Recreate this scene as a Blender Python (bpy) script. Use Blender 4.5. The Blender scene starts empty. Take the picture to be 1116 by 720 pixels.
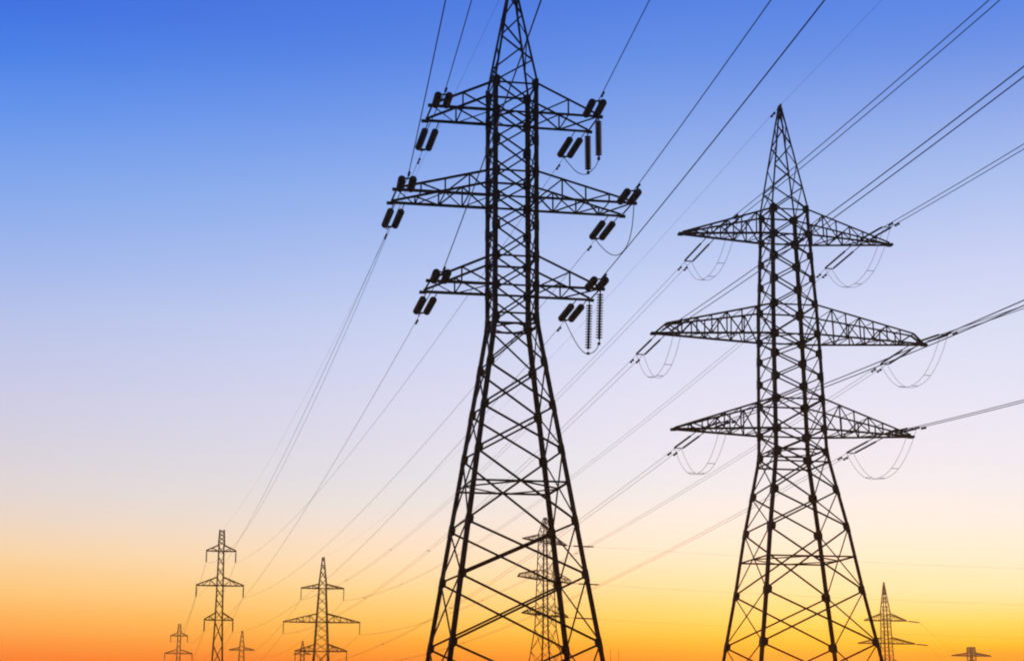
import bpy, math, random
from mathutils import Vector, Matrix, Euler

random.seed(7)
C = bpy.context.scene.collection
S = bpy.context.scene
R = math.radians

# ------------------------------------------------------------------ camera
cam_d = bpy.data.cameras.new('camera')
cam = bpy.data.objects.new('camera', cam_d)
C.objects.link(cam)
cam.location = (0, 0, 1.7)
cam.rotation_euler = (R(90 + 13.08), 0, 0)
cam_d.sensor_fit = 'HORIZONTAL'
cam_d.sensor_width = 36
cam_d.lens = 36 * 1886 / 1116
cam_d.clip_start = 0.1
cam_d.clip_end = 30000
S.camera = cam

# ------------------------------------------------------------------ sky (dusk), sun, exposure
SUN_EL, SUN_AZ = 1.0, 9.0            # degrees; azimuth measured to the right of the view direction (+Y)
W = bpy.data.worlds.new('World')
S.world = W
W.use_nodes = True
nt = W.node_tree
for n in list(nt.nodes):
    nt.nodes.remove(n)
N = nt.nodes.new
Lk = nt.links.new


def math_node(op, a, b=None, clamp=False):
    m = N('ShaderNodeMath')
    m.operation = op
    m.use_clamp = clamp
    for i, v in enumerate((a, b)):
        if v is None:
            continue
        if isinstance(v, (int, float)):
            m.inputs[i].default_value = v
        else:
            Lk(v, m.inputs[i])
    return m.outputs[0]


def ramp(fac, stops, lo, hi):
    r = N('ShaderNodeValToRGB')
    e = r.color_ramp.elements
    while len(e) > 1:
        e.remove(e[-1])
    for i, (pos, c) in enumerate(stops):
        p = (pos - lo) / (hi - lo)
        el = e[0] if i == 0 else e.new(p)
        el.position = p
        el.color = (*c, 1)
    Lk(fac, r.inputs[0])
    return r.outputs[0]


WOBBLE = 0.35
tc = N('ShaderNodeTexCoord')
sep = N('ShaderNodeSeparateXYZ')
Lk(tc.outputs['Generated'], sep.inputs[0])
dx, dy, dz = sep.outputs
el_deg = math_node('MULTIPLY', math_node('ARCSINE', dz), 180 / math.pi)
# thin high streaks of dust low over the horizon bend the colour bands a little
mp = N('ShaderNodeMapping')
mp.inputs['Scale'].default_value = (2.2, 2.2, 42)
Lk(tc.outputs['Generated'], mp.inputs[0])
nz = N('ShaderNodeTexNoise')
nz.inputs['Scale'].default_value = 1.6
nz.inputs['Detail'].default_value = 3
Lk(mp.outputs[0], nz.inputs['Vector'])
wob = math_node('MULTIPLY', math_node('SUBTRACT', nz.outputs['Fac'], 0.5), WOBBLE)
el_w = math_node('ADD', el_deg, wob)
LO, HI = -2.0, 90.0
fac = math_node('DIVIDE', math_node('SUBTRACT', el_w, LO), HI - LO)
#STOPS
LEFT = [(-2, (0.5574, 0.0651, 0.0041)),
        (0, (0.9477, 0.1519, 0.0083)),
        (2.27, (1.1149, 0.217, 0.0138)),
        (2.75, (1.0661, 0.3269, 0.0404)),
        (3.46, (1.0238, 0.4763, 0.1002)),
        (4.46, (0.9991, 0.614, 0.2184)),
        (5.61, (0.931, 0.6981, 0.426)),
        (6.62, (0.8184, 0.6925, 0.6001)),
        (7.63, (0.7209, 0.686, 0.7045)),
        (9.08, (0.6366, 0.6383, 0.7649)),
        (10.82, (0.5575, 0.592, 0.82)),
        (12.87, (0.4566, 0.5415, 0.8447)),
        (14.91, (0.3203, 0.459, 0.8535)),
        (17.23, (0.1982, 0.3742, 0.8461)),
        (19.54, (0.1021, 0.2779, 0.838)),
        (21.25, (0.0496, 0.2054, 0.7991)),
        (22.87, (0.0296, 0.1509, 0.7522)),
        (32, (0.021, 0.084, 0.515)),
        (60, (0.008, 0.032, 0.22)),
        (90, (0.004, 0.016, 0.117))]
MID = [(-2, (0.4604, 0.0729, 0.0004)),
        (0, (0.7828, 0.17, 0.0009)),
        (2.35, (0.9209, 0.2429, 0.0015)),
        (2.85, (0.9597, 0.4605, 0.0089)),
        (3.59, (0.9597, 0.6376, 0.1125)),
        (4.62, (0.9597, 0.7395, 0.3635)),
        (5.81, (0.9209, 0.8008, 0.6401)),
        (6.86, (0.8129, 0.8104, 0.794)),
        (7.91, (0.7069, 0.7957, 0.8829)),
        (9.41, (0.6912, 0.7507, 0.9181)),
        (11.22, (0.6437, 0.7126, 0.9357)),
        (13.34, (0.5604, 0.6686, 0.9364)),
        (15.46, (0.4353, 0.5684, 0.9031)),
        (17.87, (0.289, 0.4541, 0.8624)),
        (20.27, (0.1681, 0.3319, 0.8228)),
        (22.05, (0.0941, 0.2544, 0.7913)),
        (23.72, (0.0585, 0.2014, 0.7667)),
        (32, (0.021, 0.084, 0.515)),
        (60, (0.008, 0.032, 0.22)),
        (90, (0.004, 0.016, 0.117))]
RIGHT = [(-2, (0.5, 0.0952, 0.0001)),
        (0, (0.85, 0.2222, 0.0003)),
        (2.27, (1.0, 0.3175, 0.0005)),
        (2.75, (0.9597, 0.5635, 0.0036)),
        (3.46, (0.9597, 0.7284, 0.141)),
        (4.46, (0.9597, 0.8373, 0.4935)),
        (5.61, (0.9209, 0.8558, 0.7105)),
        (6.62, (0.8476, 0.8415, 0.8252)),
        (7.63, (0.7721, 0.8263, 0.8913)),
        (9.08, (0.7452, 0.788, 0.9344)),
        (10.82, (0.6843, 0.7497, 0.9522)),
        (12.87, (0.6182, 0.7044, 0.9285)),
        (14.91, (0.5312, 0.6203, 0.92)),
        (17.23, (0.3716, 0.5185, 0.8788)),
        (19.54, (0.243, 0.3902, 0.838)),
        (21.25, (0.137, 0.2834, 0.7913)),
        (22.87, (0.0809, 0.2304, 0.7885)),
        (32, (0.021, 0.084, 0.515)),
        (60, (0.008, 0.032, 0.22)),
        (90, (0.004, 0.016, 0.117))]
#ENDSTOPS


def map_range(v, lo, hi, a=0.0, b=1.0):
    r = N('ShaderNodeMapRange')
    r.inputs['From Min'].default_value = lo
    r.inputs['From Max'].default_value = hi
    r.inputs['To Min'].default_value = a
    r.inputs['To Max'].default_value = b
    Lk(v, r.inputs[0])
    return r.outputs[0]


def mix_color(f, a, b):
    m_ = N('ShaderNodeMix')
    m_.data_type = 'RGBA'
    Lk(f, m_.inputs[0])
    Lk(a, m_.inputs[6])
    Lk(b, m_.inputs[7])
    return m_.outputs[2]


cl, cm, cr = ramp(fac, LEFT, LO, HI), ramp(fac, MID, LO, HI), ramp(fac, RIGHT, LO, HI)
sky_col = mix_color(map_range(dx, 0.08, 0.276), mix_color(map_range(dx, -0.279, 0.08), cl, cm), cr)
# the sky opposite the set sun is already dark
mr2 = N('ShaderNodeMapRange')
mr2.inputs['From Min'].default_value = -0.5
mr2.inputs['From Max'].default_value = 0.75
mr2.inputs['To Min'].default_value = 0.10
mr2.inputs['To Max'].default_value = 1.0
Lk(dy, mr2.inputs[0])
bg = N('ShaderNodeBackground')
Lk(sky_col, bg.inputs[0])
Lk(mr2.outputs[0], bg.inputs[1])
sky = N('ShaderNodeTexSky')
sky.sky_type = 'NISHITA'
sky.sun_disc = False
sky.sun_elevation = R(SUN_EL)
sky.sun_rotation = R(SUN_AZ)
sky.dust_density = 2.0
bg2 = N('ShaderNodeBackground')
bg2.inputs[1].default_value = 0.02
Lk(sky.outputs[0], bg2.inputs[0])
add = N('ShaderNodeAddShader')
Lk(bg.outputs[0], add.inputs[0])
Lk(bg2.outputs[0], add.inputs[1])
wo = N('ShaderNodeOutputWorld')
Lk(add.outputs[0], wo.inputs[0])

sun_d = bpy.data.lights.new('sun', 'SUN')
sun_d.energy = 0.03
sun_d.angle = R(0.5)
sun_d.color = (1.0, 0.55, 0.22)
sun = bpy.data.objects.new('sun', sun_d)
C.objects.link(sun)
sd = Vector((math.sin(R(SUN_AZ)) * math.cos(R(SUN_EL)), math.cos(R(SUN_AZ)) * math.cos(R(SUN_EL)), math.sin(R(SUN_EL))))
sun.rotation_euler = sd.to_track_quat('Z', 'Y').to_euler()
sun.location = sd * 50

S.view_settings.view_transform = 'Standard'
S.view_settings.look = 'None'
S.view_settings.exposure = 0
S.view_settings.gamma = 1
S.render.engine = 'CYCLES'
S.cycles.max_bounces = 4
S.cycles.volume_bounces = 2
S.cycles.filter_width = 2.1
HAZE_DENSITY = 0.00036


# ------------------------------------------------------------------ materials
def material(name, c1, c2, scale, rough=0.6, metal=0.0, bump=0.0):
    m = bpy.data.materials.new(name)
    m.use_nodes = True
    t = m.node_tree
    b = t.nodes['Principled BSDF']
    b.inputs['Roughness'].default_value = rough
    b.inputs['Metallic'].default_value = metal
    co = t.nodes.new('ShaderNodeTexCoord')
    no = t.nodes.new('ShaderNodeTexNoise')
    no.inputs['Scale'].default_value = scale
    no.inputs['Detail'].default_value = 5
    t.links.new(co.outputs['Object'], no.inputs['Vector'])
    r = t.nodes.new('ShaderNodeValToRGB')
    r.color_ramp.elements[0].position = 0.35
    r.color_ramp.elements[1].position = 0.68
    r.color_ramp.elements[0].color = (*c1, 1)
    r.color_ramp.elements[1].color = (*c2, 1)
    t.links.new(no.outputs['Fac'], r.inputs[0])
    t.links.new(r.outputs[0], b.inputs['Base Color'])
    if bump:
        bp = t.nodes.new('ShaderNodeBump')
        bp.inputs['Strength'].default_value = bump
        t.links.new(no.outputs['Fac'], bp.inputs['Height'])
        t.links.new(bp.outputs[0], b.inputs['Normal'])
    return m


STEEL = material('weathered_steel', (0.012, 0.013, 0.018), (0.032, 0.03, 0.034), 1.3, 0.75)
GUSSET = material('gusset_steel', (0.012, 0.012, 0.016), (0.028, 0.026, 0.03), 2.5, 0.75)
CERAMIC = material('dark_glazed_ceramic', (0.008, 0.007, 0.009), (0.018, 0.013, 0.013), 4, 0.4)
CABLE = material('aged_aluminium_cable', (0.06, 0.06, 0.065), (0.10, 0.10, 0.105), 6, 0.7)
CONCRETE = material('footing_concrete', (0.2, 0.19, 0.17), (0.32, 0.3, 0.28), 3, 0.9)
GRASS = material('dry_field', (0.035, 0.045, 0.016), (0.09, 0.075, 0.035), 0.35, 0.95, 0, 0.4)


# ------------------------------------------------------------------ mesh helpers
class MB:
    """collects vertices and faces of one mesh"""

    def __init__(self):
        self.v, self.f = [], []

    def sweep(self, pts, prof, u, w):
        """closed profile (list of (a, b)) swept along pts, a along u and b along w, capped"""
        n, b0 = len(prof), len(self.v)
        for p in pts:
            for a, b in prof:
                self.v.append(p + u * a + w * b)
        for i in range(len(pts) - 1):
            for k in range(n):
                k2 = (k + 1) % n
                self.f.append((b0 + i * n + k, b0 + i * n + k2, b0 + (i + 1) * n + k2, b0 + (i + 1) * n + k))
        self.f.append(tuple(b0 + k for k in reversed(range(n))))
        self.f.append(tuple(b0 + (len(pts) - 1) * n + k for k in range(n)))

    def angle(self, p, q, w, n, off=0.0):
        """angle-iron bar from p to q: one flange lies in the plane with normal n, the other points away from n"""
        p, q = Vector(p), Vector(q)
        ax = (q - p).normalized()
        n = Vector(n)
        n = (n - ax * n.dot(ax))
        if n.length < 1e-4:
            n = ax.orthogonal()
        n.normalize()
        u = ax.cross(n)
        t = max(0.012, w * 0.12)
        h = w / 2
        prof = [(-h, 0), (h, 0), (h, t), (-h + t, t), (-h + t, w * 0.8), (-h, w * 0.8)]
        o = -n * off
        self.sweep([p + o, q + o], prof, u, -n)

    def square(self, p, q, w, n=(0, 0, 1)):
        p, q = Vector(p), Vector(q)
        ax = (q - p).normalized()
        n = Vector(n)
        n = n - ax * n.dot(ax)
        if n.length < 1e-4:
            n = ax.orthogonal()
        n.normalize()
        u = ax.cross(n)
        h = w / 2
        self.sweep([p, q], [(-h, -h), (h, -h), (h, h), (-h, h)], u, n)

    def tube(self, pts, r, k=6):
        pts = [Vector(p) for p in pts]
        n, b0 = len(pts), len(self.v)
        for i, p in enumerate(pts):
            ax = (pts[min(i + 1, n - 1)] - pts[max(i - 1, 0)]).normalized()
            u = ax.cross(Vector((0, 0, 1)))
            if u.length < 1e-3:
                u = ax.cross(Vector((1, 0, 0)))
            u.normalize()
            w = u.cross(ax)
            for j in range(k):
                a = 2 * math.pi * j / k
                self.v.append(p + u * (r * math.cos(a)) + w * (r * math.sin(a)))
        for i in range(n - 1):
            for j in range(k):
                j2 = (j + 1) % k
                self.f.append((b0 + i * k + j, b0 + i * k + j2, b0 + (i + 1) * k + j2, b0 + (i + 1) * k + j))
        self.f.append(tuple(b0 + j for j in reversed(range(k))))
        self.f.append(tuple(b0 + (n - 1) * k + j for j in range(k)))

    def lathe(self, prof, o, ax, k=12):
        """rings (distance along ax, radius) around ax from o"""
        o, ax = Vector(o), Vector(ax).normalized()
        u = ax.orthogonal().normalized()
        w = ax.cross(u)
        b0 = len(self.v)
        for s, r in prof:
            for j in range(k):
                a = 2 * math.pi * j / k
                self.v.append(o + ax * s + u * (r * math.cos(a)) + w * (r * math.sin(a)))
        for i in range(len(prof) - 1):
            for j in range(k):
                j2 = (j + 1) % k
                self.f.append((b0 + i * k + j, b0 + i * k + j2, b0 + (i + 1) * k + j2, b0 + (i + 1) * k + j))
        self.f.append(tuple(b0 + j for j in reversed(range(k))))
        self.f.append(tuple(b0 + (len(prof) - 1) * k + j for j in range(k)))

    def box(self, c, s):
        c = Vector(c)
        b0 = len(self.v)
        for z in (-1, 1):
            for x, y in ((-1, -1), (1, -1), (1, 1), (-1, 1)):
                self.v.append(c + Vector((x * s[0] / 2, y * s[1] / 2, z * s[2] / 2)))
        for q in ((3, 2, 1, 0), (4, 5, 6, 7), (0, 1, 5, 4), (1, 2, 6, 5), (2, 3, 7, 6), (3, 0, 4, 7)):
            self.f.append(tuple(b0 + i for i in q))

    def build(self, name, mat, parent=None, smooth=False):
        me = bpy.data.meshes.new(name)
        me.from_pydata([tuple(v) for v in self.v], [], self.f)
        me.materials.append(mat)
        if smooth:
            me.polygons.foreach_set('use_smooth', [True] * len(me.polygons))
        me.update()
        o = bpy.data.objects.new(name, me)
        C.objects.link(o)
        if parent:
            o.parent = parent
        return o


def tag(o, label, cat, group=None):
    o['label'] = label
    o['category'] = cat
    if group:
        o['group'] = group
    return o


def empty(name, loc=(0, 0, 0), rot=(0, 0, 0)):
    o = bpy.data.objects.new(name, None)
    o.empty_display_size = 0.5
    C.objects.link(o)
    o.location = loc
    o.rotation_euler = rot
    return o


def copy_tree(o, parent=None):
    c = o.copy()
    C.objects.link(c)
    if parent:
        c.parent = parent
    for ch in list(o.children):
        copy_tree(ch, c)
    return c


# ------------------------------------------------------------------ ground
g = MB()
GR, GN = 3000, 60
for i in range(GN + 1):
    for j in range(GN + 1):
        a, b = (i / GN * 2 - 1), (j / GN * 2 - 1)
        x, y = GR * a * abs(a) ** 1.5, GR * b * abs(b) ** 1.5
        z = 0.0
        g.v.append(Vector((x, y, z)))
for i in range(GN):
    for j in range(GN):
        g.f.append((i * (GN + 1) + j, (i + 1) * (GN + 1) + j, (i + 1) * (GN + 1) + j + 1, i * (GN + 1) + j + 1))
ground = g.build('ground', GRASS)
ground['kind'] = 'structure'

# ------------------------------------------------------------------ evening haze over the field
HZ = bpy.data.materials.new('evening_haze')
HZ.use_nodes = True
ht = HZ.node_tree
for n in list(ht.nodes):
    ht.nodes.remove(n)
pv = ht.nodes.new('ShaderNodeVolumePrincipled')
pv.inputs['Color'].default_value = (1.0, 0.66, 0.36, 1)
pv.inputs['Density'].default_value = HAZE_DENSITY
pv.inputs['Anisotropy'].default_value = 0.93
ho = ht.nodes.new('ShaderNodeOutputMaterial')
ht.links.new(pv.outputs[0], ho.inputs['Volume'])
m = MB()
m.box((0, 0, 22.5), (6200, 6200, 47))
haze = m.build('haze', HZ)
haze['kind'] = 'stuff'

# ------------------------------------------------------------------ lattice towers
CORN = ((-1, -1), (1, -1), (1, 1), (-1, 1))
FACES = (((-1, -1), (1, -1), (0, -1, 0)), ((1, -1), (1, 1), (1, 0, 0)), ((1, 1), (-1, 1), (0, 1, 0)), ((-1, 1), (-1, -1), (-1, 0, 0)))


def V(c, h, z):
    return Vector((c[0] * h, c[1] * h, z))


def crossarm(root, s, h, hz, zb, zt, L, n, style, cw, lw, full, tip_h=0.0, tip_in=0.0):
    """one cantilever arm on side s: two bottom chords, two top chords and the lattice between them.
    style 'box': bottom chords stay parallel; 'taper': they run together at the tip"""
    arm = MB()
    tipw = h if style == 'box' else 0.16
    Lt = L - tip_in
    ch = []
    for y in (-1, 1):
        b0, b1 = Vector((s * h, y * h, zb)), Vector((s * L, y * tipw, zb))
        t0, t1 = Vector((s * hz, y * hz, zt)), Vector((s * Lt, y * (tipw if style == 'box' else tipw + (h - tipw) * (L - Lt) / (L - h)), zb + tip_h + 0.09))
        ch.append((b0, b1, t0, t1))
    plan_n, side_n = (0, 0, -1), [(0, -1, 0), (0, 1, 0)]
    frame = MB()
    for k, (b0, b1, t0, t1) in enumerate(ch):
        for p, q in ((b0, b1), (t0, t1)):
            if full:
                m = MB()
                m.angle(p, q, cw if p is b0 else cw * 0.85, side_n[k])
                arm_chords.append(m)
            else:
                frame.square(p, q, cw)
        if tip_h:
            frame.angle(b1, t1, cw * 0.9, side_n[k])
        # side lattice
        for i in range(1, n):
            f = i / n
            pb, pt = b0.lerp(b1, f * (Lt - h) / (L - h)), t0.lerp(t1, f)
            frame.angle(pb, pt, lw, side_n[k], 0.02)
        for i in range(n - (0 if tip_h else 1)):
            f0, f1 = i / n, (i + 1) / n
            e0, e1 = f0 * (Lt - h) / (L - h), f1 * (Lt - h) / (L - h)
            if i % 2 == 0:
                frame.angle(b0.lerp(b1, e0), t0.lerp(t1, f1), lw, side_n[k], 0.03)
            else:
                frame.angle(t0.lerp(t1, f0), b0.lerp(b1, e1), lw, side_n[k], 0.03)
    (a0, a1, at0, at1), (c0, c1, ct0, ct1) = ch
    if style == 'box':
        frame.angle(a1, c1, cw * 0.7, plan_n)
    nb = max(2, n)
    for i in range(nb):
        f0, f1 = i / nb, (i + 1) / nb
        if i:
            frame.angle(a0.lerp(a1, f0), c0.lerp(c1, f0), lw, plan_n, -0.02)
            if full and style == 'taper':
                frame.angle(at0.lerp(at1, f0), ct0.lerp(ct1, f0), lw * 0.8, (0, 0, 1), 0.02)
        if i % 2 == 0:
            frame.angle(a0.lerp(a1, f0), c0.lerp(c1, f1), lw, plan_n, -0.03)
        else:
            frame.angle(c0.lerp(c1, f0), a0.lerp(a1, f1), lw, plan_n, -0.03)
    if full:
        fr = frame.build('crossarm', STEEL, root)
        for m in arm_chords:
            m.build('chord', STEEL, fr)
        # hanger plates where the insulators bolt on
        for y in (-1, 1) if style == 'box' else (0,):
            m = MB()
            m.box((s * (L + 0.06), y * tipw, zb - 0.02), (0.34, 0.16 if y else 2 * tipw + 0.12, 0.15))
            m.build('end_plate', GUSSET, fr)
        arm_chords.clear()
        return fr
    return frame.build('crossarm', STEEL, root)


arm_chords = []


def lattice_tower(name, label, loc, yaw, levels, apex, arms, rings, leg_w, br_w, cw, lw, full=True, group='transmission towers', apex_h=0.10, peak_n=5, left_arm=1.0, plate=2.0):
    """levels: list of (z, half width), first at the ground, last at the foot of the peak; X-bracing between neighbours.
    arms: (zb, zt, length, panels, style, tip height, tip inset)"""
    root = tag(empty(name, loc, (0, 0, yaw)), label, 'power pylon', group)

    def hw(z):
        for (z0, h0), (z1, h1) in zip(levels, levels[1:]):
            if z <= z1:
                return h0 + (h1 - h0) * (z - z0) / (z1 - z0)
        return levels[-1][1]
    # legs
    for c in CORN:
        m = MB()
        pts = [V(c, h, z) for z, h in levels]
        t = max(0.018, leg_w * 0.12)
        prof = [(0, 0), (leg_w, 0), (leg_w, t), (t, t), (t, leg_w), (0, leg_w)]
        u, w = Vector((-c[0], 0, 0)), Vector((0, -c[1], 0))
        if c[0] * c[1] < 0:
            prof = prof[::-1]
        m.sweep(pts, prof, u, w)
        leg = m.build('leg', STEEL, root)
        if full:
            for z, h in levels[1:]:
                gs = MB()
                hgt, w0 = (0.3, leg_w * plate)
                o = 0.016
                k = (hw(z + hgt) - hw(z - hgt)) if z + hgt < levels[-1][0] else 0.0
                p0, p1 = V(c, hw(z - hgt) + o, z - hgt), V(c, hw(z + hgt) + o, z + hgt)
                pm0, pm1 = V(c, hw(z - hgt * .5) + o, z - hgt * .5), V(c, hw(z + hgt * .5) + o, z + hgt * .5)
                # plate narrows above and below the bolt row
                b0 = len(gs.v)
                rows = ((p0, w0 * .55), (pm0, w0), (pm1, w0), (p1, w0 * .55))
                for p, ww in rows:
                    for a, b in ((0, 0), (ww, 0), (ww, 0.012), (0.012, 0.012), (0.012, ww), (0, ww)):
                        gs.v.append(p + u * a + w * b)
                for i in range(3):
                    for q in range(6):
                        q2 = (q + 1) % 6
                        gs.f.append((b0 + i * 6 + q, b0 + i * 6 + q2, b0 + i * 6 + 6 + q2, b0 + i * 6 + 6 + q))
                gs.f.append(tuple(b0 + q for q in range(6)))
                gs.f.append(tuple(b0 + 18 + q for q in range(6)))
                gs.build('gusset_plate', GUSSET, leg)
            ft = MB()
            p = V(c, levels[0][1] - 0.1, 0.12)
            ft.box(p, (0.9, 0.9, 0.4))
            ft.box(p + Vector((0, 0, 0.26)), (0.55, 0.55, 0.12))
            ft.build('footing', CONCRETE, leg)
    # body bracing
    body = MB()
    for (z0, h0), (z1, h1) in zip(levels, levels[1:]):
        for a, b, n in FACES:
            m = MB() if full else body
            w = br_w * (1.0 if z1 < levels[-1][0] * 0.62 else 0.82)
            m.angle(V(a, h0, z0), V(b, h1, z1), w, n, 0.03)
            m.angle(V(b, h0, z0), V(a, h1, z1), w, n, 0.03 + w * 0.3)
            if full:
                m.build('cross_brace', STEEL, root)
    if not full:
        body.build('cross_bracing', STEEL, root)
    # horizontal frames
    for z, plan in rings:
        m = MB()
        h = hw(z)
        for a, b, n in FACES:
            m.angle(V(a, h, z), V(b, h, z), br_w, n, 0.05)
            if plan:
                ma, mb_ = V(a, h, z).lerp(V(b, h, z), 0.5), None
                d = FACES[(FACES.index((a, b, n)) + 1) % 4]
                mb_ = V(d[0], h, z).lerp(V(d[1], h, z), 0.5)
                m.angle(ma, mb_, br_w * 0.85, (0, 0, -1), -0.05)
        m.build('horizontal_frame', STEEL, root)
    # peak
    zt, ht = levels[-1]
    m = MB()
    pl = [(zt + (apex - zt) * (1 - (1 - i / peak_n) ** 1.12), 0) for i in range(peak_n + 1)]
    pl = [(z, ht + (apex_h - ht) * (z - zt) / (apex - zt)) for z, _ in pl]
    for c in CORN:
        if full:
            m.angle(V(c, pl[0][1], pl[0][0]), V(c, pl[-1][1], pl[-1][0]), leg_w * 0.62, (c[0], 0, 0))
        else:
            m.square(V(c, pl[0][1], pl[0][0]), V(c, pl[-1][1], pl[-1][0]), leg_w * 0.7)
    for i, ((z0, h0), (z1, h1)) in enumerate(zip(pl, pl[1:])):
        for k, (a, b, n) in enumerate(FACES):
            if h0 < 0.2:
                continue
            if i % 2:
                a, b = b, a
            m.angle(V(a, h0, z0), V(b, h1, z1), lw * 1.1, n, 0.02)
            if not full or (i < 1 and apex_h > 0.11):
                m.angle(V(b, h0, z0), V(a, h1, z1), lw, n, 0.05)
    pk = m.build('peak', STEEL, root)
    if full:
        m = MB()
        m.box((0, 0, apex + 0.02), (0.30, 0.34, 0.1))
        m.sweep([Vector((0, 0.0, apex + 0.05)), Vector((0, 0, apex + 0.3))], [(-.05, -.3), (.05, -.3), (.05, .3), (-.05, .3)], Vector((1, 0, 0)), Vector((0, 1, 0)))
        m.build('earth_wire_bracket', GUSSET, pk)
    for zb, zt2, L, n, style, tip_h, tip_in in arms:
        for s in (-1, 1):
            crossarm(root, s, hw(zb), hw(zt2), zb, zt2, L * (left_arm if s < 0 else 1), n, style, cw, lw, full, tip_h, tip_in)
    return root


def tower_matrix(t):
    return Matrix.Translation(t.location) @ Matrix.Rotation(t.rotation_euler.z, 4, 'Z')


# nearest tower: parallel-chord arms, upper body straight, lower body splayed
T1_UP = [24.82, 26.43, 28.15, 29.72, 31.18, 32.94, 34.55, 36.2]
T1_LOW = [(0.3, 4.68), (2.5, 4.34), (6.03, 3.81), (9.42, 3.29), (12.14, 2.88), (15.9, 2.31), (18.25, 1.95), (20.6, 1.59), (23.06, 1.23)]
t1 = lattice_tower('transmission_tower', 'tallest black steel lattice pylon with short square arms and thick insulator pairs', (-0.01, 90, 0), R(11),
                   T1_LOW + [(z, 1.24) for z in T1_UP], 42.9,
                   [(34.55, 36.2, 4.6, 2, 'box', 0, 0), (29.72, 31.18, 6.45, 4, 'box', 0, 0), (24.82, 26.43, 4.6, 2, 'box', 0, 0)],
                   [(14.2, True), (22.75, True), (23.3, False), (24.82, False), (26.43, False), (29.72, False), (31.18, False), (34.55, True), (36.2, False)],
                   0.25, 0.108, 0.145, 0.08, plate=1.55)
# second tower: long pointed arms
T2_UP = [(20.5, 1.74), (22.45, 1.70), (23.9, 1.67), (25.4, 1.64), (26.7, 1.60), (28.7, 1.54), (30.4, 1.46), (31.95, 1.40), (33.45, 1.33), (35.15, 1.28)]
T2_LOW = [(0.3, 4.85), (3.5, 4.32), (7.05, 3.74), (10.25, 3.2), (14.2, 2.62), (16.55, 2.2), (19.0, 1.77)]
T2_ARMS = [(33.45, 35.15, 7.3, 6, 'taper', 0, 0), (26.7, 28.65, 9.35, 7, 'taper', 0.55, 0.75), (20.5, 22.45, 8.1, 6, 'taper', 0, 0)]
t2 = lattice_tower('transmission_tower', 'black steel lattice pylon with a pointed peak and three pairs of long tapering arms', (18.0, 110, 0), R(10.5),
                   T2_LOW + T2_UP, 42.5, T2_ARMS,
                   [(12.35, True), (18.4, False), (19.2, True), (20.5, False), (22.45, False), (26.7, True), (28.65, False), (33.45, True), (35.15, False)],
                   0.225, 0.102, 0.135, 0.075, apex_h=0.12, left_arm=0.963)


# far towers of the same two lines and of others behind them
def far_levels(base, waist_z, waist_h, top_z, top_h, nl=5, nu=7):
    a = [(0.0 + waist_z * i / nl, base + (waist_h - base) * i / nl) for i in range(nl)]
    b = [(waist_z + (top_z - waist_z) * i / nu, waist_h + (top_h - waist_h) * i / nu) for i in range(nu + 1)]
    return a + b


def far_tower(label, loc, yaw, base, wz, wh, tz, th, apex, arms, leg=0.26, br=0.13, cw=0.2, lw=0.11, apex_h=0.18, group='far pylons low over the horizon'):
    return lattice_tower('transmission_tower', label, loc, R(yaw), far_levels(base, wz, wh, tz, th), apex, arms, [(a[0], False) for a in arms], leg, br, cw, lw,
                         full=False, group=group, apex_h=apex_h, peak_n=4)


A_ARMS = [(38.4, 39.6, 3.1, 2, 'taper', 0, 0), (31.3, 33.0, 4.9, 3, 'taper', 0, 0), (24.3, 25.7, 3.0, 2, 'taper', 0, 0)]
tA = far_tower('slim flat-topped far pylon with short arms and hanging insulators at the left', (-60.3, 360, 0), 12, 1.75, 24.3, 0.85, 39.6, 0.62, 42.8, A_ARMS, apex_h=0.45)
A2_ARMS = [(35.4, 36.4, 5.2, 3, 'taper', 0, 0), (27.4, 29.4, 9.2, 5, 'taper', 0, 0), (20.6, 22.2, 6.2, 4, 'taper', 0, 0)]
tA2 = far_tower('far pylon with a thin pointed peak and wide middle arms left of the tallest pylon', (-45.4, 418, 0), 12, 2.9, 20.6, 1.75, 35.6, 0.95, 42.9, A2_ARMS)
tB = far_tower('small orange-brown pylon at the far left, flat arms just above the horizon', (-128.6, 678, 0), 12, 1.75, 24.3, 0.9, 39.6, 0.65, 42.8,
               [(38.2, 39.4, 3.3, 2, 'taper', 0, 0), (31.5, 33.0, 5.3, 3, 'taper', 0, 0), (24.3, 25.7, 3.0, 2, 'taper', 0, 0)], leg=0.34, cw=0.3, apex_h=0.4)
tB2 = far_tower('small pylon with one straight arm visible, right of the slim flat-topped pylon', (-111.8, 727, 0), 12, 2.9, 20.6, 1.8, 35.6, 1.0, 42.9,
                [(35.1, 36.1, 5.2, 3, 'taper', 0, 0), (27.4, 29.4, 9.2, 5, 'taper', 0, 0), (20.6, 22.2, 6.2, 4, 'taper', 0, 0)], leg=0.34, cw=0.32)
tC = far_tower('tiny pylon half hidden behind the far pylon with wide middle arms', (-96.3, 808, 0), 14, 2.9, 20.6, 1.6, 37.5, 0.9, 42.9,
               [(36.9, 37.9, 4.0, 3, 'taper', 0, 0), (29.4, 31.0, 6.4, 4, 'taper', 0, 0)], leg=0.34, cw=0.3)
D_ARMS = [(36.4, 37.8, 7.6, 5, 'taper', 0, 0), (29.4, 31.2, 9.4, 6, 'taper', 0.5, 0.8), (22.9, 24.6, 7.9, 5, 'taper', 0, 0)]
tD = far_tower('far pylon seen through the lower legs of the tallest pylon', (6.2, 324, 0), 57, 4.2, 20.5, 1.5, 37.8, 0.95, 41.0, D_ARMS, leg=0.22, br=0.09, cw=0.15, lw=0.08)
E_ARMS = [(32.2, 34.2, 6.4, 4, 'taper', 0, 0), (25.9, 27.6, 8.6, 5, 'taper', 0, 0), (19.6, 21.4, 7.0, 4, 'taper', 0, 0)]
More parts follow.
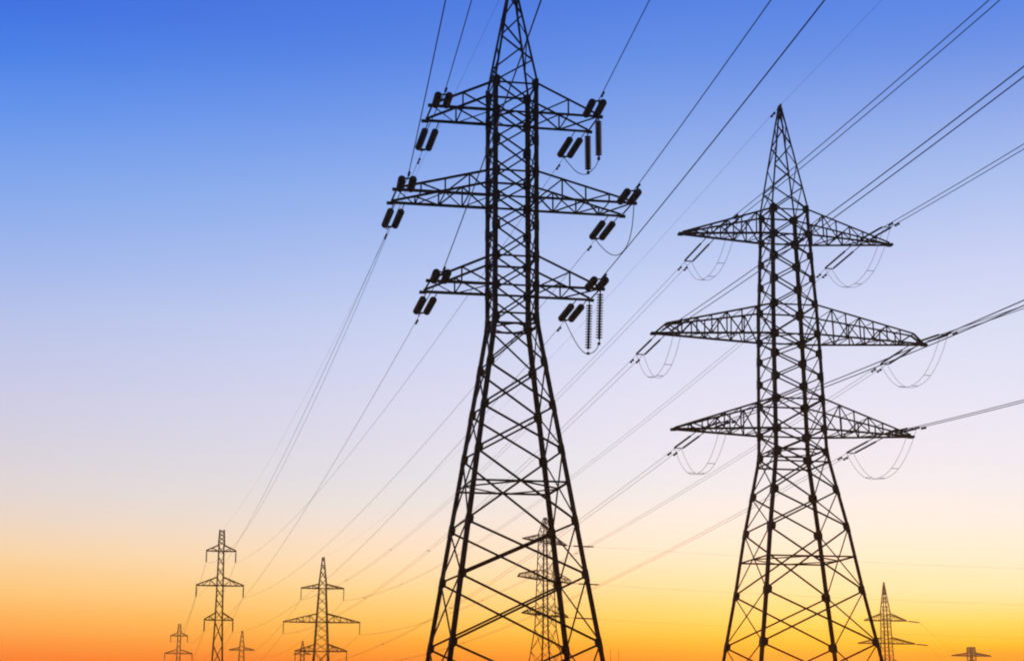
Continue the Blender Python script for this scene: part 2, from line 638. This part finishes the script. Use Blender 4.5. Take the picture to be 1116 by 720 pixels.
tE = far_tower('far pylon with a needle peak just right of the right-hand pylon legs', (104.3, 489, 0), 14, 3.0, 19.0, 1.45, 34.2, 1.05, 42.9, E_ARMS, leg=0.3, br=0.12, cw=0.24, lw=0.1, apex_h=0.06)
tF = far_tower('tiny blunt-topped pylon at the right end of the horizon', (224.6, 860, 0), 18, 3.2, 22, 2.0, 39.8, 1.6, 42.7,
               [(38.4, 39.8, 11.0, 4, 'taper', 0, 0), (30.4, 32.2, 10.5, 5, 'taper', 0, 0)], leg=0.55, br=0.25, cw=0.5, lw=0.25, apex_h=1.3)
for k, (x, y, hh, lb) in enumerate(((50.4, 900, 44.0, 'left one of two thin masts beside the tallest pylon foot'), (54.6, 900, 43.2, 'right one of two thin masts beside the tallest pylon foot'))):
    mast = tag(empty('lattice_mast', (x, y, 0)), lb, 'mast', 'thin masts low over the horizon')
    m = MB()
    for c in CORN:
        m.square(V(c, 0.32, 0), V(c, 0.22, hh - 6), 0.12)
    m.square((0, 0, hh - 6.2), (0, 0, hh), 0.16)
    m.build('mast_tube', STEEL, mast)
    m = MB()
    for i in range(18):
        z0, z1 = (hh - 6) * i / 18, (hh - 6) * (i + 1) / 18
        h0, h1 = 0.32 - 0.1 * i / 18, 0.32 - 0.1 * (i + 1) / 18
        for a, b, n in FACES:
            m.angle(V(a, h0, z0), V(b, h1, z1), 0.07, n)
    m.build('cross_bracing', STEEL, mast)


# ------------------------------------------------------------------ insulators
def disc_profile(s0, n, pitch, r):
    p = [(s0 - 0.05, 0.035), (s0, 0.04)]
    for i in range(n):
        s = s0 + i * pitch
        p += [(s + 0.02, 0.06), (s + pitch * 0.30, r * 0.62), (s + pitch * 0.42, r), (s + pitch * 0.56, r), (s + pitch * 0.60, r * 0.5), (s + pitch * 0.95, 0.05)]
    s = s0 + n * pitch
    return p + [(s, 0.04), (s + 0.06, 0.035)]


def make_pair(gap, s0, n, pitch, r, total, yoke_w):
    """tension set in its own frame: runs along +Y from the arm, two strings side by side"""
    root = empty('insulator_string')
    for x in (-gap / 2, gap / 2):
        m = MB()
        m.lathe(disc_profile(s0, n, pitch, r), (x, 0, 0), (0, 1, 0))
        m.build('disc_string', CERAMIC, root, True)
        m = MB()
        m.tube([(x, 0, 0), (x, s0 - 0.03, 0)], 0.03)
        m.build('link_rod', GUSSET, root)
    m = MB()
    e = s0 + n * pitch + 0.05
    pts = [(-gap / 2 - .06, e), (gap / 2 + .06, e), (yoke_w / 2 + 0.05, total), (-yoke_w / 2 - 0.05, total)]
    b0 = len(m.v)
    for z in (-0.02, 0.02):
        m.v += [Vector((x, y, z)) for x, y in pts]
    m.f += [(3, 2, 1, 0), (4, 5, 6, 7), (0, 1, 5, 4), (1, 2, 6, 5), (2, 3, 7, 6), (3, 0, 4, 7)]
    m.build('yoke_plate', GUSSET, root)
    return root


def aim(d):
    d = Vector(d).normalized()
    return (math.asin(d.z), 0, math.atan2(-d.x, d.y))


def on(t, x, y, z):
    return tower_matrix(t) @ Vector((x, y, z))


SIDE = {-1: 'left', 1: 'right'}
LEVEL = ('top', 'middle', 'bottom')
AZ1, AZ2 = 6.3, 7.0
ARM1 = [(34.55, 4.6), (29.72, 6.45), (24.82, 4.6)]
ARM2 = [(33.45, 5.2, 7.3, 1.33), (26.7, 8.8, 9.35, 1.6), (20.5, 6.2, 8.1, 1.74)]
# slope at which each span leaves its tower
NEAR1 = {(-1, 0): 0.13, (-1, 1): 0.085, (-1, 2): 0.078, (1, 0): 0.045, (1, 1): 0.064, (1, 2): 0.066}
FAR1 = {(-1, 0): 0.094, (-1, 1): 0.052, (-1, 2): 0.052, (1, 0): 0.060, (1, 1): 0.062, (1, 2): 0.064}
NEAR2 = {(-1, 0): 0.096, (-1, 1): 0.090, (-1, 2): 0.092, (1, 0): 0.096, (1, 1): 0.102, (1, 2): 0.090}
FAR2 = {(-1, 0): 0.056, (-1, 1): 0.056, (-1, 2): 0.058, (1, 0): 0.064, (1, 1): 0.056, (1, 2): 0.054}
SPAN = 280.0


def near_curve(P, az, a, off=0.0, n=70):
    """sagging span from P towards and over the camera to the next pylon behind it"""
    d = Vector((math.sin(R(az)), -math.cos(R(az)), 0))
    sd_ = Vector((d.y, -d.x, 0)) * off
    return [P + sd_ + d * s + Vector((0, 0, -a * s + a / SPAN * s * s)) for s in [SPAN * i / n for i in range(n + 1)]]


def far_curve(P, E, a, off=0.0, n=60):
    h = (E - P)
    h.z = 0
    L = h.length
    sd_ = Vector((h.y, -h.x, 0)).normalized() * off
    return [P.lerp(E, i / n) + sd_ - Vector((0, 0, a * L * (i / n) * (1 - i / n))) for i in range(n + 1)]


def at_len(pts, s):
    d = 0
    for p, q in zip(pts, pts[1:]):
        l = (q - p).length
        if d + l >= s:
            return p.lerp(q, (s - d) / l), (q - p).normalized()
        d += l
    return pts[-1], (pts[-1] - pts[-2]).normalized()


def damper(pts, s, parent, r):
    p, d = at_len(pts, s)
    m = MB()
    o = Vector((0, 0, -0.10))
    m.tube([p, p + o], 0.025)
    m.tube([p + o - d * 0.24, p + o + d * 0.24], 0.02)
    for k in (-1, 1):
        m.lathe([(-0.09, 0.03), (-0.08, r), (0.07, r), (0.09, 0.03)], p + o + d * (0.24 * k), d, 8)
    m.build('vibration_damper', GUSSET, parent)


def conductor(curves, label, group, r, damp=True, spacers=None, name='conductor_cable', dr=0.07):
    if len(curves) == 1:
        m = MB()
        m.tube(curves[0], r)
        o = tag(m.build(name, CABLE, None, True), label, 'power line', group)
    else:
        o = tag(empty(name, curves[0][0]), label, 'power line', group)
        for c in curves:
            m = MB()
            m.tube([p - curves[0][0] for p in c], r)
            m.build('strand', CABLE, o, True)
    off = Vector((0, 0, 0)) if len(curves) == 1 else curves[0][0]
    loc = [[p - off for p in c] for c in curves]
    if damp:
        for c in loc:
            damper(c, 1.3, o, dr)
    if spacers:
        for s in spacers:
            p, _ = at_len(loc[0], s)
            q, _ = at_len(loc[1], s)
            m = MB()
            m.tube([p, q], 0.03)
            m.build('spacer', GUSSET, o)
    return o


proto1 = make_pair(0.58, 0.22, 14, 0.165, 0.205, 2.8, 0.06)
proto1f = make_pair(0.58, 1.15, 14, 0.165, 0.2, 3.75, 0.06)
proto2 = make_pair(0.58, 1.2, 22, 0.16, 0.068, 4.9, 0.42)
first = {}


def place(proto, P, d, label, group):
    o = proto if proto not in first else copy_tree(proto)
    first[proto] = 1
    o.location = P
    o.rotation_euler = aim(d)
    return tag(o, label, 'insulator', group)


ends = {}
G1, G2 = 'insulator pairs on the tallest pylon', 'insulator pairs on the right-hand pylon'
A_TIP = [(38.4, 3.0), (31.3, 4.8), (24.3, 2.9)]
A2_TIP = [(35.4, 5.1), (27.4, 9.1), (20.6, 6.1)]
for (s, k) in NEAR1:
    z, L = ARM1[k]
    an = NEAR1[(s, k)]
    d = Vector((math.sin(R(AZ1)), -math.cos(R(AZ1)), -an)).normalized()
    P = on(t1, s * (L - 0.45), -1.24, z - 0.02)
    place(proto1, P, d, f'thick insulator pair pointing toward the viewer, {SIDE[s]} tip of {LEVEL[k]} arm, tallest pylon', G1)
    P1 = P + d * 2.8
    conductor([near_curve(P1, AZ1, an)], f'wire rising overhead from the {SIDE[s]} tip of the tallest pylon {LEVEL[k]} arm', 'wires passing overhead from the tallest pylon', 0.024)
    za, La = A_TIP[k]
    E = on(tA, s * La, 0, za - 2.4)
    P = on(t1, s * (L - 0.45), 1.24, z - 0.02)
    af = FAR1[(s, k)]
    d = E - P
    d.z = 0
    d.normalize()
    d.z = -af - 0.02
    d.normalize()
    place(proto1f, P, d, f'thick insulator pair slanting down and away, {SIDE[s]} tip of {LEVEL[k]} arm, tallest pylon', G1)
    P2 = P + d * 3.75
    conductor([far_curve(P2, E, af)], f'wire descending to the slim flat-topped pylon from the {SIDE[s]} {LEVEL[k]} arm of the tallest pylon', 'wires from the tallest pylon to the slim far pylon', 0.014)
    ends[(1, s, k)] = (P1, P2)
    # second line, twin conductors
    z, q, L, h = ARM2[k]
    if s < 0:
        q, L = q - 0.3, L * 0.963
    ly = 0.16 + (h - 0.16) * (L - q) / (L - h)
    an = NEAR2[(s, k)]
    d = Vector((math.sin(R(AZ2)), -math.cos(R(AZ2)), -an)).normalized()
    P = on(t2, s * q, -ly, z - 0.02)
    place(proto2, P, d, f'slender insulator pair pointing toward the viewer, {SIDE[s]} side of the {LEVEL[k]} arm, right-hand pylon', G2)
    P1 = P + d * 4.9
    conductor([near_curve(P1, AZ2, an, o) for o in (-0.21, 0.21)], f'twin wire rising to the upper right from the {SIDE[s]} {LEVEL[k]} arm of the right-hand pylon',
              'twin wires passing overhead from the right-hand pylon', 0.022, True, (80, 130, 180, 230))
    za, La = A2_TIP[k]
    E = on(tA2, s * La, 0, za - 2.8)
    af = FAR2[(s, k)]
    P = on(t2, s * q, ly, z - 0.02)
    d = E - P
    d.z = 0
    d.normalize()
    d.z = -af
    d.normalize()
    place(proto2, P, d, f'slender insulator pair slanting down and away, {SIDE[s]} side of the {LEVEL[k]} arm, right-hand pylon', G2)
    P2 = P + d * 4.9
    conductor([far_curve(P2, E, af, o) for o in (-0.21, 0.21)], f'twin wire descending left and away from the {SIDE[s]} {LEVEL[k]} arm of the right-hand pylon',
              'twin wires from the right-hand pylon to the far pylon with wide middle arms', 0.013, True, (90, 150, 210, 270))
    ends[(2, s, k)] = (P1, P2)

# jumper loops under the arms
def loop(P, Q, drop, power=2.4, bow=Vector((0, 0, 0)), n=24):
    out = []
    for i in range(n + 1):
        t = i / n
        f = 1 - abs(2 * t - 1) ** power
        out.append(P.lerp(Q, t) - Vector((0, 0, drop * f)) + bow * f)
    return out


def spline(ps, n=10):
    ps = [Vector(p) for p in ps]
    ext = [ps[0] * 2 - ps[1]] + ps + [ps[-1] * 2 - ps[-2]]
    out = []
    for i in range(1, len(ext) - 2):
        p0, p1, p2, p3 = ext[i - 1:i + 3]
        for j in range(n):
            t = j / n
            out.append(0.5 * ((2 * p1) + (p2 - p0) * t + (2 * p0 - 5 * p1 + 4 * p2 - p3) * t * t + (3 * p1 - p0 - 3 * p2 + p3) * t ** 3))
    return out + [ps[-1]]


# vertical strings that steady the jumpers on the right-hand ends of the top and bottom arms
hang = {}
for k, ln, rr in ((0, 2.35, 0.19), (2, 2.9, 0.185)):
    z, L = ARM1[k]
    for yy, wh in ((-1.24, 'nearer'), (1.24, 'farther')):
        P = on(t1, L - 0.02, yy, z - 0.11)
        o = empty('insulator_string', P, (R(2.5) if k == 2 else 0, R(2) if k == 2 else 0, 0))
        tag(o, f'{wh} of two insulators hanging straight down, right tip of {LEVEL[k]} arm, tallest pylon', 'insulator', 'hanging jumper insulators on the tallest pylon')
        nd = int((ln - 0.3) / (0.125 if k == 0 else 0.145))
        m = MB()
        m.lathe(disc_profile(0.15, nd, 0.125 if k == 0 else 0.145, rr), (0, 0, 0), (0, 0, -1))
        m.build('disc_string', CERAMIC, o, True)
        m = MB()
        m.tube([(0, 0, 0), (0, 0, -0.12)], 0.03)
        m.build('link_rod', GUSSET, o)
        m = MB()
        m.box((0, 0, -ln + 0.03), (0.16, 0.2, 0.12))
        m.build('clamp', GUSSET, o)
        hang[(k, yy)] = P + o.rotation_euler.to_matrix() @ Vector((0, 0, -ln))
for (t_, s, k), (P1, P2) in ends.items():
    if t_ == 1:
        if s == 1 and k != 1:
            pts = spline([P2, P2.lerp(hang[(k, 1.24)], 0.55) - Vector((0, 0, 0.35)), hang[(k, 1.24)], hang[(k, -1.24)], hang[(k, -1.24)].lerp(P1, 0.55) - Vector((0, 0, 0.25)), P1])
        else:
            pts = loop(P2, P1, 2.0 if s == 1 else 0.9, 2.2, Vector((0.5 * s, 0, 0)))
        m = MB()
        m.tube(pts, 0.024)
        tag(m.build('jumper_cable', CABLE, None, True), f'slack cable loop under the {SIDE[s]} tip of the {LEVEL[k]} arm of the tallest pylon', 'jumper cable', 'jumper loops on the tallest pylon')
    else:
        o = tag(empty('jumper_cable', P1), f'drooping double cable loop under the {SIDE[s]} side of the {LEVEL[k]} arm, right-hand pylon', 'jumper cable', 'jumper loops on the right-hand pylon')
        pr = []
        for off in (-0.24, 0.24):
            d = (P1 - P2)
            d.z = 0
            sdv = Vector((d.y, -d.x, 0)).normalized() * off
            m = MB()
            pts = loop(P2 + sdv - P1, sdv, 2.4, 2.3)
            pr.append(pts)
            m.tube(pts, 0.013)
            m.build('strand', CABLE, o, True)
        for i in (7, 12, 17):
            m = MB()
            m.tube([pr[0][i], pr[1][i]], 0.018)
            m.build('spacer', GUSSET, o)

# earth wires on the peaks
for t, tf, far_l, near_l, azn, grp in ((t1, tA, 'thin earth wire from the tallest pylon peak down to the slim flat-topped pylon', 'thin earth wire overhead from the tallest pylon peak', AZ1, 'earth wires'),
                                      (t2, tA2, 'thin earth wire from the right-hand pylon peak down to the left', 'thin earth wire rising to the right from the right-hand pylon peak', AZ2, 'earth wires')):
    P = on(t, 0, 0, 43.2 if t is t1 else 42.75)
    conductor([far_curve(P, on(tf, 0, 0, 42.8), 0.05)], far_l, grp, 0.008, name='earth_wire', dr=0.09)
    conductor([near_curve(P, azn, 0.075)], near_l, grp, 0.007, False, name='earth_wire')


# suspension strings and wires of the far towers
def hang_far(t, tips, ln, r, lab, group):
    out = {}
    for k, (z, L) in enumerate(tips):
        for s in (-1, 1):
            P = on(t, s * L, 0, z)
            m = MB()
            m.lathe([(0, 0.04), (0.2, 0.05), (0.25, r), (ln - 0.2, r), (ln - 0.15, 0.06), (ln, 0.06)], (0, 0, 0), (0, 0, -1), 8)
            o = m.build('insulator_string', CERAMIC)
            o.location = P
            tag(o, f'insulator hanging from the {SIDE[s]} tip of the {LEVEL[k]} arm of {lab}', 'insulator', group)
            out[(s, k)] = P - Vector((0, 0, ln))
    return out


hA = hang_far(tA, A_TIP, 2.4, 0.13, 'the slim flat-topped pylon', 'insulators on the slim far pylon')
hA2 = hang_far(tA2, A2_TIP, 2.8, 0.10, 'the wide-armed far pylon', 'insulators on the wide far pylon')
hB = hang_far(tB, [(38.2, 3.2), (31.5, 5.2), (24.3, 2.9)], 2.4, 0.16, 'the small orange-brown pylon', 'insulators on the small far pylon')
for (s, k), P in hA.items():
    conductor([far_curve(P, hB[(s, k)], 0.06, n=30)], f'faint far wire between the slim flat-topped and small orange-brown pylons, {SIDE[s]} {LEVEL[k]} arms', 'faint wires beyond the slim far pylon', 0.025, False)
B2_TIP = [(35.1, 5.1), (27.4, 9.1), (20.6, 6.1)]
for (s, k), P in hA2.items():
    z, L = B2_TIP[k]
    conductor([far_curve(P, on(tB2, s * L, 0, z - 2.6), 0.06, n=30)], f'faint far wire behind the wide-armed far pylon, {SIDE[s]} {LEVEL[k]} arm', 'faint wires beyond the wide far pylon', 0.025, False)
for k, (z, L) in enumerate(((36.4, 7.4), (29.4, 9.2), (22.9, 7.7))):
    P = on(tD, L, 0, z)
    d = Vector((0.97, -0.2, -0.06)).normalized()
    m = MB()
    m.tube([(0, 0, 0), tuple(d * 1.6)], 0.04)
    m.lathe([(1.5, 0.05), (1.55, 0.13), (5.2, 0.13), (5.3, 0.05), (5.6, 0.05)], (0, 0, 0), d, 8)
    o = m.build('insulator_string', CERAMIC)
    o.location = P
    tag(o, f'insulator reaching right from the {LEVEL[k]} arm of the pylon behind the tallest pylon', 'insulator', 'insulators on the pylon behind the tallest one')
    Q = P + d * 5.6
    conductor([far_curve(Q, Vector((300, 372, z)), 0.05, n=40)], f'faint level wire running right from the {LEVEL[k]} arm of the half-hidden pylon', 'faint level wires at the right', 0.011, False)
for k, (z, L) in enumerate(((32.2, 6.3), (25.9, 8.5))):
    P = on(tE, L, 0, z)
    d = Vector((0.9, 0.42, -0.06)).normalized()
    m = MB()
    m.tube([(0, 0, 0), tuple(d * 0.8)], 0.04)
    m.lathe([(0.7, 0.05), (0.75, 0.16), (4.4, 0.16), (4.5, 0.05), (4.8, 0.05)], (0, 0, 0), d, 8)
    o = m.build('insulator_string', CERAMIC)
    o.location = P
    tag(o, f'insulator reaching right from the {LEVEL[k]} arm of the needle-peaked far pylon', 'insulator', 'insulators on the needle-peaked far pylon')
    conductor([far_curve(P + d * 4.8, on(tF, (10.9, 10.4)[k], 0, 38.4 - k * 8), 0.05, n=30)], f'faint wire from the needle-peaked far pylon {LEVEL[k]} arm to the blunt-topped pylon', 'faint wires at the far right', 0.025, False)
